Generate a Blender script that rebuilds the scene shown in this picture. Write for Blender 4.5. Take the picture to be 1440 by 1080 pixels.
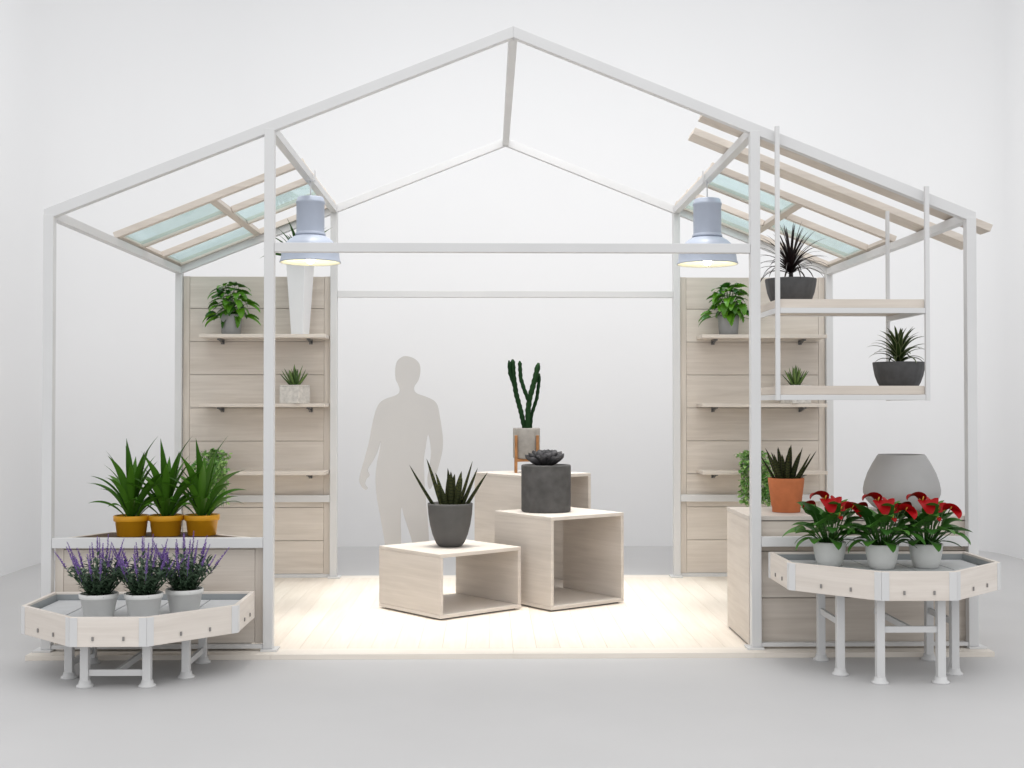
import bpy, bmesh, math, random
from mathutils import Vector, Matrix
R = math.radians
PI = math.pi
scene = bpy.context.scene
for o in list(bpy.data.objects):
    bpy.data.objects.remove(o)
col = scene.collection

# ------------------------------------------------------------------ camera
cam_data = bpy.data.cameras.new("camera")
cam = bpy.data.objects.new("camera", cam_data)
col.objects.link(cam)
cam_data.sensor_width = 36.0
cam_data.lens = 43.75
cam_data.clip_end = 200
cam.location = (-0.153, -7.5, 1.5)
cam.rotation_euler = (R(90.982), 0, R(-1.113))
scene.camera = cam

# ------------------------------------------------------------------ light
world = bpy.data.worlds.new("World")
scene.world = world
world.use_nodes = True
bg = world.node_tree.nodes["Background"]
bg.inputs[0].default_value = (0.985, 0.99, 1.0, 1)
bg.inputs[1].default_value = 1.0

def area(name, loc, target, sx, sy, power, color=(1, 1, 1), spread=180):
    l = bpy.data.lights.new(name, 'AREA')
    l.shape = 'RECTANGLE'
    l.size = sx
    l.size_y = sy
    l.energy = power
    l.color = color
    l.spread = R(spread)
    o = bpy.data.objects.new(name, l)
    col.objects.link(o)
    o.location = loc
    o.rotation_euler = (Vector(target) - Vector(loc)).to_track_quat('-Z', 'Y').to_euler()
    return o

area("overhead_softbox", (0.0, 1.60, 5.2), (0.0, 1.60, 0), 3.5, 3.0, 41, (1.0, 0.975, 0.93), 26)
area("studio_ceiling_softbox", (0.4, -5.0, 8.0), (0.2, -4.2, 0), 9.0, 5.0, 190, (1, 1, 1), 180)
area("backdrop_light", (0.9, 1.3, 5.5), (1.1, 5.8, 2.3), 9.0, 0.8, 62, (1, 1, 1), 130)

scene.view_settings.view_transform = 'Standard'
scene.view_settings.look = 'None'
scene.view_settings.exposure = 0.0
scene.view_settings.gamma = 1.0
scene.view_settings.use_curve_mapping = False
scene.cycles.use_denoising = True
scene.cycles.max_bounces = 10
scene.cycles.transparent_max_bounces = 12
scene.cycles.sample_clamp_indirect = 6.0

# ------------------------------------------------------------------ materials
def new_mat(name):
    m = bpy.data.materials.new(name)
    m.use_nodes = True
    nt = m.node_tree
    return m, nt, nt.nodes, nt.links, nt.nodes["Principled BSDF"]

def plain(name, color, rough=0.5, metal=0.0, noise=0.04, nscale=8.0, bump=0.0, bscale=60.0, spec=0.4):
    """a colour broken up by soft large noise and an optional fine bump"""
    m, nt, N, L, b = new_mat(name)
    tc = N.new("ShaderNodeTexCoord")
    nz = N.new("ShaderNodeTexNoise")
    nz.inputs["Scale"].default_value = nscale
    nz.inputs["Detail"].default_value = 5
    L.new(tc.outputs["Object"], nz.inputs["Vector"])
    rmp = N.new("ShaderNodeMapRange")
    rmp.inputs[1].default_value = 0.3
    rmp.inputs[2].default_value = 0.7
    rmp.inputs[3].default_value = 1.0 - noise
    rmp.inputs[4].default_value = 1.0 + noise
    L.new(nz.outputs["Fac"], rmp.inputs[0])
    mx = N.new("ShaderNodeVectorMath")
    mx.operation = 'SCALE'
    mx.inputs[0].default_value = color
    L.new(rmp.outputs[0], mx.inputs["Scale"])
    L.new(mx.outputs[0], b.inputs["Base Color"])
    b.inputs["Roughness"].default_value = rough
    b.inputs["Metallic"].default_value = metal
    b.inputs["Specular IOR Level"].default_value = spec
    if bump > 0:
        n2 = N.new("ShaderNodeTexNoise")
        n2.inputs["Scale"].default_value = bscale
        n2.inputs["Detail"].default_value = 4
        L.new(tc.outputs["Object"], n2.inputs["Vector"])
        bp = N.new("ShaderNodeBump")
        bp.inputs["Strength"].default_value = bump
        bp.inputs["Distance"].default_value = 0.004
        L.new(n2.outputs["Fac"], bp.inputs["Height"])
        L.new(bp.outputs[0], b.inputs["Normal"])
    return m

def wood(name, light, dark, axis='x', rough=0.55):
    """whitewashed board: streaks along one axis, faint broad figure, a hue per plank"""
    m, nt, N, L, b = new_mat(name)
    tc = N.new("ShaderNodeTexCoord")
    at = N.new("ShaderNodeAttribute")
    at.attribute_name = "tint"
    off = N.new("ShaderNodeVectorMath")
    off.operation = 'SCALE'
    off.inputs[0].default_value = (7.3, 5.1, 3.7)
    L.new(at.outputs["Fac"], off.inputs["Scale"])
    add = N.new("ShaderNodeVectorMath")
    add.operation = 'ADD'
    L.new(tc.outputs["Object"], add.inputs[0])
    L.new(off.outputs[0], add.inputs[1])
    mp = N.new("ShaderNodeMapping")
    fine, coarse = 46.0, 1.6
    s = {'x': (coarse, fine, fine), 'y': (fine, coarse, fine), 'z': (fine, fine, coarse), 'xy': (coarse, coarse, fine)}[axis]
    mp.inputs["Scale"].default_value = s
    L.new(add.outputs[0], mp.inputs["Vector"])
    n1 = N.new("ShaderNodeTexNoise")
    n1.inputs["Scale"].default_value = 1.0
    n1.inputs["Detail"].default_value = 6
    n1.inputs["Roughness"].default_value = 0.62
    n1.inputs["Distortion"].default_value = 0.5
    L.new(mp.outputs[0], n1.inputs["Vector"])
    mp2 = N.new("ShaderNodeMapping")
    mp2.inputs["Scale"].default_value = tuple(v * 0.16 if v > 10 else v * 0.55 for v in s)
    L.new(add.outputs[0], mp2.inputs["Vector"])
    n2 = N.new("ShaderNodeTexNoise")
    n2.inputs["Scale"].default_value = 1.0
    n2.inputs["Detail"].default_value = 3
    n2.inputs["Distortion"].default_value = 1.6
    L.new(mp2.outputs[0], n2.inputs["Vector"])
    m1 = N.new("ShaderNodeMath")
    m1.operation = 'MULTIPLY_ADD'
    m1.inputs[1].default_value = 0.55
    L.new(n2.outputs["Fac"], m1.inputs[0])
    m2 = N.new("ShaderNodeMath")
    m2.operation = 'MULTIPLY'
    m2.inputs[1].default_value = 0.45
    L.new(n1.outputs["Fac"], m2.inputs[0])
    L.new(m2.outputs[0], m1.inputs[2])
    m3 = N.new("ShaderNodeMath")
    m3.operation = 'MULTIPLY_ADD'
    m3.inputs[1].default_value = 0.16
    L.new(at.outputs["Fac"], m3.inputs[0])
    L.new(m1.outputs[0], m3.inputs[2])
    cr = N.new("ShaderNodeValToRGB")
    cr.color_ramp.elements[0].position = 0.36
    cr.color_ramp.elements[1].position = 0.74
    cr.color_ramp.elements[0].color = (*dark, 1)
    cr.color_ramp.elements[1].color = (*light, 1)
    L.new(m3.outputs[0], cr.inputs["Fac"])
    L.new(cr.outputs[0], b.inputs["Base Color"])
    b.inputs["Roughness"].default_value = rough
    b.inputs["Specular IOR Level"].default_value = 0.3
    bp = N.new("ShaderNodeBump")
    bp.inputs["Strength"].default_value = 0.12
    bp.inputs["Distance"].default_value = 0.002
    L.new(n1.outputs["Fac"], bp.inputs["Height"])
    L.new(bp.outputs[0], b.inputs["Normal"])
    return m

def leafy(name, c1, c2, edge=None, band=None, rough=0.42, trans=0.18, spec=0.4):
    """leaf: each leaf its own green between c1 and c2; optional pale margin or dark cross bands"""
    m, nt, N, L, b = new_mat(name)
    at = N.new("ShaderNodeAttribute")
    at.attribute_name = "tint"
    mx = N.new("ShaderNodeMix")
    mx.data_type = 'RGBA'
    mx.inputs[6].default_value = (*c1, 1)
    mx.inputs[7].default_value = (*c2, 1)
    L.new(at.outputs["Fac"], mx.inputs[0])
    out = mx.outputs[2]
    if edge:
        au = N.new("ShaderNodeAttribute")
        au.attribute_name = "across"
        mr = N.new("ShaderNodeMapRange")
        mr.inputs[1].default_value = edge[1]
        mr.inputs[2].default_value = 1.0
        L.new(au.outputs["Fac"], mr.inputs[0])
        m2 = N.new("ShaderNodeMix")
        m2.data_type = 'RGBA'
        L.new(mr.outputs[0], m2.inputs[0])
        L.new(out, m2.inputs[6])
        m2.inputs[7].default_value = (*edge[0], 1)
        out = m2.outputs[2]
    if band:
        al = N.new("ShaderNodeAttribute")
        al.attribute_name = "along"
        tc = N.new("ShaderNodeTexCoord")
        nz = N.new("ShaderNodeTexNoise")
        nz.inputs["Scale"].default_value = 30
        L.new(tc.outputs["Object"], nz.inputs["Vector"])
        ma = N.new("ShaderNodeMath")
        ma.operation = 'MULTIPLY_ADD'
        ma.inputs[1].default_value = 0.16
        L.new(nz.outputs["Fac"], ma.inputs[0])
        L.new(al.outputs["Fac"], ma.inputs[2])
        ms = N.new("ShaderNodeMath")
        ms.operation = 'MULTIPLY'
        ms.inputs[1].default_value = band[1]
        L.new(ma.outputs[0], ms.inputs[0])
        si = N.new("ShaderNodeMath")
        si.operation = 'SINE'
        L.new(ms.outputs[0], si.inputs[0])
        mr = N.new("ShaderNodeMapRange")
        mr.inputs[1].default_value = -0.1
        mr.inputs[2].default_value = 0.9
        L.new(si.outputs[0], mr.inputs[0])
        m2 = N.new("ShaderNodeMix")
        m2.data_type = 'RGBA'
        L.new(mr.outputs[0], m2.inputs[0])
        L.new(out, m2.inputs[6])
        m2.inputs[7].default_value = (*band[0], 1)
        out = m2.outputs[2]
    L.new(out, b.inputs["Base Color"])
    b.inputs["Roughness"].default_value = rough
    b.inputs["Specular IOR Level"].default_value = spec
    if trans > 0:
        tr = N.new("ShaderNodeBsdfTranslucent")
        L.new(out, tr.inputs["Color"])
        ms = N.new("ShaderNodeMixShader")
        ms.inputs[0].default_value = trans
        L.new(b.outputs[0], ms.inputs[1])
        L.new(tr.outputs[0], ms.inputs[2])
        L.new(ms.outputs[0], N["Material Output"].inputs["Surface"])
    return m

def emit(name, color, strength):
    m, nt, N, L, b = new_mat(name)
    b.inputs["Base Color"].default_value = (*color, 1)
    b.inputs["Emission Color"].default_value = (*color, 1)
    b.inputs["Emission Strength"].default_value = strength
    return m

def glass(name):
    m, nt, N, L, b = new_mat(name)
    tr = N.new("ShaderNodeBsdfTransparent")
    tr.inputs["Color"].default_value = (0.885, 0.965, 0.968, 1)
    gl = N.new("ShaderNodeBsdfGlossy")
    gl.inputs["Roughness"].default_value = 0.04
    gl.inputs["Color"].default_value = (0.85, 0.95, 0.96, 1)
    df = N.new("ShaderNodeBsdfDiffuse")
    df.inputs["Color"].default_value = (0.62, 0.78, 0.78, 1)
    tc = N.new("ShaderNodeTexCoord")
    nz = N.new("ShaderNodeTexNoise")
    nz.inputs["Scale"].default_value = 5
    L.new(tc.outputs["Object"], nz.inputs["Vector"])
    mr = N.new("ShaderNodeMapRange")
    mr.inputs[3].default_value = 0.02
    mr.inputs[4].default_value = 0.14
    L.new(nz.outputs["Fac"], mr.inputs[0])
    m1 = N.new("ShaderNodeMixShader")
    L.new(mr.outputs[0], m1.inputs[0])
    L.new(tr.outputs[0], m1.inputs[1])
    L.new(df.outputs[0], m1.inputs[2])
    lw = N.new("ShaderNodeLayerWeight")
    lw.inputs["Blend"].default_value = 0.5
    pw = N.new("ShaderNodeMath")
    pw.operation = 'POWER'
    pw.inputs[1].default_value = 5.0
    L.new(lw.outputs["Facing"], pw.inputs[0])
    fr = N.new("ShaderNodeMath")
    fr.operation = 'MULTIPLY_ADD'
    fr.inputs[1].default_value = 0.35
    fr.inputs[2].default_value = 0.03
    L.new(pw.outputs[0], fr.inputs[0])
    m2 = N.new("ShaderNodeMixShader")
    L.new(fr.outputs[0], m2.inputs[0])
    L.new(m1.outputs[0], m2.inputs[1])
    L.new(gl.outputs[0], m2.inputs[2])
    L.new(m2.outputs[0], N["Material Output"].inputs["Surface"])
    return m

WL, WD = (0.71, 0.648, 0.58), (0.555, 0.492, 0.43)
M = {
    'ground': plain("studio_floor_grey", (0.57, 0.564, 0.563), 0.55, noise=0.02, nscale=1.2, spec=0.25),
    'backdrop': plain("backdrop_white", (0.80, 0.80, 0.805), 0.9, noise=0.006, nscale=0.6, spec=0.1),
    'white': plain("white_painted_metal", (0.67, 0.67, 0.67), 0.38, noise=0.02, nscale=3, bump=0.03, bscale=90),
    'wood_x': wood("whitewashed_wood_along_x", WL, WD, 'x'),
    'wood_y': wood("whitewashed_wood_along_y", WL, WD, 'y'),
    'wood_z': wood("whitewashed_wood_upright", WL, WD, 'z'),
    'wood_box': wood("whitewashed_wood_display_box", (0.69, 0.635, 0.58), (0.55, 0.50, 0.45), 'xy'),
    'wood_tray': wood("whitewashed_wood_tray", (0.80, 0.74, 0.68), (0.65, 0.59, 0.53), 'xy'),
    'deck': wood("pale_pine_deck", (0.80, 0.73, 0.645), (0.69, 0.615, 0.53), 'y'),
    'deck_x': wood("pale_pine_deck_border", (0.82, 0.765, 0.695), (0.74, 0.68, 0.605), 'x'),
    'glass': glass("tinted_glass"),
    'bracket': plain("dark_grey_metal", (0.16, 0.16, 0.16), 0.4, 0.6),
    'steel': plain("dull_steel", (0.30, 0.29, 0.28), 0.4, 0.7),
    'zinc': plain("grey_liner", (0.30, 0.32, 0.33), 0.5, noise=0.05),
    'tile': plain("light_grey_mat", (0.56, 0.57, 0.58), 0.55, noise=0.05, nscale=12),
    'lamp': plain("blue_grey_enamel", (0.40, 0.445, 0.535), 0.42, noise=0.03, nscale=10, bump=0.04, bscale=120),
    'lamp_in': plain("cream_enamel", (0.92, 0.90, 0.74), 0.5, noise=0.01),
    'bulb': emit("lit_bulb", (1.0, 0.94, 0.74), 13.0),
    'soil': plain("dark_soil", (0.035, 0.025, 0.02), 0.95, noise=0.4, nscale=60, bump=0.8, bscale=90),
    'soil_brown': plain("brown_soil", (0.10, 0.065, 0.04), 0.95, noise=0.4, nscale=60, bump=0.8, bscale=90),
    'yellow': plain("ochre_plastic", (0.68, 0.32, 0.010), 0.42, noise=0.05, nscale=9, bump=0.05),
    'terra': plain("terracotta", (0.53, 0.165, 0.062), 0.8, noise=0.1, nscale=14, bump=0.2, bscale=120),
    'grey_pot': plain("mid_grey_ceramic", (0.088, 0.086, 0.084), 0.6, noise=0.06, nscale=16, bump=0.1, bscale=140),
    'concrete': plain("dark_concrete", (0.085, 0.083, 0.082), 0.9, noise=0.2, nscale=14, bump=0.5, bscale=70),
    'pale_concrete': plain("pale_concrete", (0.33, 0.31, 0.285), 0.9, noise=0.12, nscale=18, bump=0.3, bscale=90),
    'speckle': plain("speckled_white_concrete", (0.60, 0.57, 0.53), 0.9, noise=0.16, nscale=34, bump=0.5, bscale=60),
    'black_pot': plain("charcoal_ribbed_pot", (0.072, 0.072, 0.074), 0.6, noise=0.15, nscale=22, bump=0.2, bscale=80),
    'light_pot': plain("light_grey_pot", (0.70, 0.70, 0.685), 0.5, noise=0.03, nscale=12),
    'stone_pot': plain("plain_grey_pot", (0.30, 0.30, 0.30), 0.6, noise=0.05, nscale=12),
    'vase_grey': plain("matt_grey_vase", (0.40, 0.395, 0.39), 0.62, noise=0.04, nscale=7, bump=0.06, bscale=90),
    'white_vase': plain("white_gloss_planter", (0.82, 0.82, 0.83), 0.22, noise=0.01),
    'teak': plain("orange_teak", (0.36, 0.165, 0.06), 0.5, noise=0.2, nscale=20),
    'cutout': plain("beige_grey_board", (0.57, 0.558, 0.546), 0.85, noise=0.01, nscale=3),
    'leaf_yellow': leafy("dracaena_green", (0.020, 0.075, 0.006), (0.070, 0.190, 0.014), spec=0.2),
    'leaf_lav': leafy("lavender_green", (0.020, 0.052, 0.024), (0.13, 0.20, 0.125)),
    'purple': leafy("lavender_purple", (0.20, 0.115, 0.38), (0.40, 0.27, 0.60), rough=0.8, spec=0.15),
    'leaf_red': leafy("broad_leaf_green", (0.016, 0.072, 0.009), (0.085, 0.24, 0.034), rough=0.4, spec=0.25),
    'red': leafy("spathe_red", (0.25, 0.002, 0.004), (0.38, 0.005, 0.008), rough=0.45, trans=0.06, spec=0.15),
    'spadix': plain("spadix_yellow", (0.6, 0.35, 0.05), 0.6),
    'zebra': leafy("banded_succulent", (0.030, 0.036, 0.012), (0.062, 0.066, 0.020), band=((0.014, 0.020, 0.009), 70), trans=0.0, rough=0.6, spec=0.12),
    'cactus': leafy("cactus_green", (0.008, 0.034, 0.010), (0.024, 0.070, 0.018), trans=0.0, rough=0.7, spec=0.15),
    'rosette': leafy("grey_rosette", (0.045, 0.045, 0.048), (0.105, 0.102, 0.108), trans=0.0, rough=0.65, spec=0.2),
    'dark_leaf': leafy("dark_cordyline", (0.008, 0.005, 0.006), (0.022, 0.013, 0.014), trans=0.04, rough=0.38),
    'yucca': leafy("edged_yucca", (0.018, 0.038, 0.008), (0.050, 0.085, 0.018), edge=((0.30, 0.33, 0.16), 0.55), trans=0.1),
    'monstera': leafy("monstera_green", (0.014, 0.085, 0.010), (0.13, 0.34, 0.020), rough=0.32, spec=0.4),
    'aloe': leafy("aloe_green", (0.055, 0.12, 0.028), (0.16, 0.25, 0.06), trans=0.05),
    'ivy': leafy("ivy_green", (0.08, 0.25, 0.04), (0.42, 0.62, 0.22)),
    'dark_green': leafy("dark_green_leaf", (0.016, 0.065, 0.010), (0.055, 0.15, 0.024), spec=0.25),
    'stem': plain("green_stem", (0.05, 0.11, 0.025), 0.6),
}

# ------------------------------------------------------------------ mesh collector
class MB:
    """collects shapes and links them as ONE mesh object"""
    def __init__(s):
        s.bm = bmesh.new()
        s.t = s.bm.verts.layers.float.new("tint")
        s.a = s.bm.verts.layers.float.new("along")
        s.c = s.bm.verts.layers.float.new("across")

    def poly_box(s, corners, bev=0.0, tint=None):
        """corners: 8 points, bottom ring then top ring"""
        tb = bmesh.new()
        v = [tb.verts.new(p) for p in corners]
        for f in ((3, 2, 1, 0), (4, 5, 6, 7), (0, 1, 5, 4), (1, 2, 6, 5), (2, 3, 7, 6), (3, 0, 4, 7)):
            tb.faces.new([v[i] for i in f])
        if bev:
            bmesh.ops.bevel(tb, geom=list(tb.edges), offset=bev, segments=2, profile=0.6, affect='EDGES')
        bmesh.ops.recalc_face_normals(tb, faces=tb.faces)
        s.merge(tb, random.random() if tint is None else tint)

    def merge(s, tb, tint=0.5, smooth=False):
        mp = {}
        for v in tb.verts:
            n = s.bm.verts.new(v.co)
            n[s.t] = tint
            mp[v] = n
        for f in tb.faces:
            try:
                nf = s.bm.faces.new([mp[v] for v in f.verts])
                nf.smooth = smooth
            except ValueError:
                pass
        tb.free()

    def box(s, x0, x1, y0, y1, z0, z1, bev=0.003, tint=None):
        s.poly_box([(x0, y0, z0), (x1, y0, z0), (x1, y1, z0), (x0, y1, z0),
                    (x0, y0, z1), (x1, y0, z1), (x1, y1, z1), (x0, y1, z1)], bev, tint)
        return s

    def bar(s, p, q, w, h, up=(0, 0, 1), bev=0.003, tint=None):
        p, q = Vector(p), Vector(q)
        d = (q - p).normalized()
        side = d.cross(Vector(up)).normalized()
        u = side.cross(d).normalized()
        a, b = side * w / 2, u * h / 2
        s.poly_box([p - a - b, p + a - b, q + a - b, q - a - b,
                    p - a + b, p + a + b, q + a + b, q - a + b], bev, tint)
        return s

    def prism(s, outline, y0, y1, bev=0.0, tint=None, axis='y', smooth_side=False):
        """outline in XZ (axis y) or XY (axis z) swept between two levels"""
        tb = bmesh.new()
        mk = (lambda p, k: (p[0], k, p[1])) if axis == 'y' else (lambda p, k: (p[0], p[1], k))
        a = [tb.verts.new(mk(p, y0)) for p in outline]
        b = [tb.verts.new(mk(p, y1)) for p in outline]
        n = len(a)
        f1 = tb.faces.new(a)
        f2 = tb.faces.new(b[::-1])
        for i in range(n):
            tb.faces.new([a[i], b[i], b[(i + 1) % n], a[(i + 1) % n]])
        if bev:
            bmesh.ops.bevel(tb, geom=list(tb.edges), offset=bev, segments=2, profile=0.6, affect='EDGES')
        bmesh.ops.recalc_face_normals(tb, faces=tb.faces)
        bmesh.ops.triangulate(tb, faces=[f for f in tb.faces if len(f.verts) > 4])
        s.merge(tb, random.random() if tint is None else tint)
        return s

    def lathe(s, prof, n=40, c=(0, 0, 0), rib=0.0, ribs=0, tint=0.5):
        """prof: (radius, z) list; sharp profile corners are written as two close points"""
        tb = bmesh.new()
        rings = []
        for r, z in prof:
            ring = []
            for i in range(n):
                a = 2 * PI * i / n
                rr = r * (1 + (rib * math.cos(ribs * a) if ribs else 0))
                ring.append(tb.verts.new((c[0] + rr * math.cos(a), c[1] + rr * math.sin(a), c[2] + z)))
            rings.append(ring)
        for k in range(len(rings) - 1):
            for i in range(n):
                tb.faces.new([rings[k][i], rings[k][(i + 1) % n], rings[k + 1][(i + 1) % n], rings[k + 1][i]])
        closed = prof[0] == prof[-1]
        if prof[0][0] > 1e-5 and not closed:
            tb.faces.new(rings[0][::-1])
        if prof[-1][0] > 1e-5 and not closed:
            tb.faces.new(rings[-1])
        bmesh.ops.remove_doubles(tb, verts=tb.verts, dist=1e-6)
        bmesh.ops.recalc_face_normals(tb, faces=tb.faces)
        s.merge(tb, tint, True)
        return s

    def tube(s, pts, rad, n=8, tint=0.5, flute=0.0):
        pts = [Vector(p) for p in pts]
        if not isinstance(rad, (list, tuple)):
            rad = [rad] * len(pts)
        rings = []
        for i, p in enumerate(pts):
            d = (pts[min(i + 1, len(pts) - 1)] - pts[max(i - 1, 0)]).normalized()
            ref = Vector((0, 1, 0)) if abs(d.y) < 0.9 else Vector((1, 0, 0))
            u = d.cross(ref).normalized()
            w = d.cross(u)
            ring = []
            for k in range(n):
                a = 2 * PI * k / n
                r = rad[i] * (1 + (flute if k % 2 else -flute))
                v = s.bm.verts.new(p + u * (r * math.cos(a)) + w * (r * math.sin(a)))
                v[s.t] = tint
                v[s.a] = i / max(1, len(pts) - 1)
                ring.append(v)
            rings.append(ring)
        for i in range(len(rings) - 1):
            for k in range(n):
                f = s.bm.faces.new([rings[i][k], rings[i][(k + 1) % n], rings[i + 1][(k + 1) % n], rings[i + 1][k]])
                f.smooth = True
        for rg in (rings[0][::-1], rings[-1]):
            try:
                s.bm.faces.new(rg)
            except ValueError:
                pass
        return s

    def leaf(s, base, az, elev, L, W, droop=0.6, n=9, prof=None, fold=0.25, thick=0.0, twist=0.0, tint=None, power=1.4, sway=0.0):
        """one leaf blade marched from its base; az/elev/droop in degrees"""
        prof = prof or (lambda t: (math.sin(PI * min(1, 0.12 + 0.88 * t) ** 0.75)))
        tint = random.random() if tint is None else tint
        p = Vector(base)
        ds = L / n
        rows = []
        for i in range(n + 1):
            t = i / n
            e = R(elev - droop * t ** power)
            a = R(az + sway * t)
            d = Vector((math.cos(a) * math.cos(e), math.sin(a) * math.cos(e), math.sin(e)))
            side = Vector((-math.sin(a), math.cos(a), 0))
            nor = side.cross(d) * -1
            if twist:
                q = Matrix.Rotation(R(twist), 3, d)
                side = q @ side
                nor = q @ nor
            w = max(0.0, prof(t)) * W / 2
            tk = thick * min(1.0, max(0.0, prof(t)) + 0.02)
            cs = [(p - side * w + nor * (fold * w), 1.0), (p + nor * 0.0, 0.0), (p + side * w + nor * (fold * w), 1.0)]
            if thick:
                cs.append((p - nor * tk, 0.0))
            row = []
            for co, ac in cs:
                v = s.bm.verts.new(co)
                v[s.t] = tint
                v[s.a] = t
                v[s.c] = ac
                row.append(v)
            rows.append(row)
            p = p + d * ds
        m = len(rows[0])
        for i in range(n):
            rng = range(m) if thick else range(m - 1)
            for k in rng:
                f = s.bm.faces.new([rows[i][k], rows[i][(k + 1) % m], rows[i + 1][(k + 1) % m], rows[i + 1][k]])
                f.smooth = True
        return s

    def build(s, name, mat, parent=None, loc=None, label=None):
        me = bpy.data.meshes.new(name)
        s.bm.normal_update()
        s.bm.to_mesh(me)
        s.bm.free()
        me.materials.append(mat)
        o = bpy.data.objects.new(name, me)
        col.objects.link(o)
        if parent:
            o.parent = parent
        if loc:
            o.location = loc
        if label:
            o["label"] = label
        return o

def tag(o, label=None, cat=None, group=None, kind=None):
    if label:
        o["label"] = label
    if cat:
        o["category"] = cat
    if group:
        o["group"] = group
    if kind:
        o["kind"] = kind
    return o

def thing(name, loc, label, cat, group=None, rz=0.0):
    o = bpy.data.objects.new(name, None)
    o.empty_display_size = 0.1
    col.objects.link(o)
    o.location = loc
    o.rotation_euler = (0, 0, rz)
    return tag(o, label, cat, group)

def copy_thing(src, loc, label, rz=None):
    """a copy of a thing, its parts and their sub-parts"""
    r = src.copy()
    col.objects.link(r)
    r.location = loc
    if rz is not None:
        r.rotation_euler = (0, 0, rz)
    r["label"] = label
    for ch in src.children:
        c = ch.copy()
        col.objects.link(c)
        c.parent = r
        for g in ch.children:
            d = g.copy()
            col.objects.link(d)
            d.parent = c
    return r

# ================================================================== SETTING
mb = MB()
mb.box(-14, 14, -16, 9, -0.05, 0.0, 0)
tag(mb.build("floor", M['ground']), kind="structure")

# seamless studio backdrop: back wall with rounded corners and short side returns
def backdrop():
    pts = [(-4.42, 0.2), (-4.42, 3.2)]
    for i in range(0, 13):
        a = PI - (PI / 2) * i / 12
        pts.append((-2.82 + 1.6 * math.cos(a), 4.16 + 1.6 * math.sin(a)))
    for i in range(0, 9):
        a = PI / 2 - (PI / 2) * i / 8
        pts.append((4.15 + 0.9 * math.cos(a), 4.86 + 0.9 * math.sin(a)))
    pts.append((5.05, 0.2))
    m = MB()
    inner, outer = [], []
    for i, p in enumerate(pts):
        a, b = Vector((*pts[max(0, i - 1)], 0)), Vector((*pts[min(len(pts) - 1, i + 1)], 0))
        d = (b - a).normalized()
        nrm = Vector((-d.y, d.x, 0))
        inner.append([m.bm.verts.new((p[0], p[1], z)) for z in (0.0, 8.5)])
        outer.append([m.bm.verts.new((p[0] + nrm.x * 0.08, p[1] + nrm.y * 0.08, z)) for z in (0.0, 8.5)])
    for i in range(len(pts) - 1):
        for q in ([inner[i][0], inner[i + 1][0], inner[i + 1][1], inner[i][1]], [outer[i + 1][0], outer[i][0], outer[i][1], outer[i + 1][1]],
                  [inner[i][1], inner[i + 1][1], outer[i + 1][1], outer[i][1]]):
            m.bm.faces.new(q).smooth = True
    for q in ([inner[0][0], inner[0][1], outer[0][1], outer[0][0]], [inner[-1][1], inner[-1][0], outer[-1][0], outer[-1][1]]):
        m.bm.faces.new(q)
    bmesh.ops.recalc_face_normals(m.bm, faces=m.bm.faces)
    return m
tag(backdrop().build("backdrop", M['backdrop']), kind="structure")

# deck: boards running front to back, a border board along the front and back
random.seed(3)
mb = MB()
x = -2.87
while x < 2.869:
    w = min(0.1435, 2.87 - x)
    mb.box(x + 0.0005, x + w - 0.0005, 0.062, 3.158, 0.0, 0.03, 0.0007)
    x += w
mb.bm.faces.ensure_lookup_table()
tag(mb.build("wooden_deck", M['deck']), kind="structure")
mb = MB()
for i in range(4):
    xa = -2.87 + i * 1.435
    mb.box(xa + 0.0004, xa + 1.4346, -0.11, 0.0605, 0.0, 0.03, 0.0008, 0.3)
    mb.box(xa + 0.0004, xa + 1.4346, 3.16, 3.30, 0.0, 0.03, 0.0008, 0.3)
tag(mb.build("wooden_deck_border", M['deck_x']), kind="structure")

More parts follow.
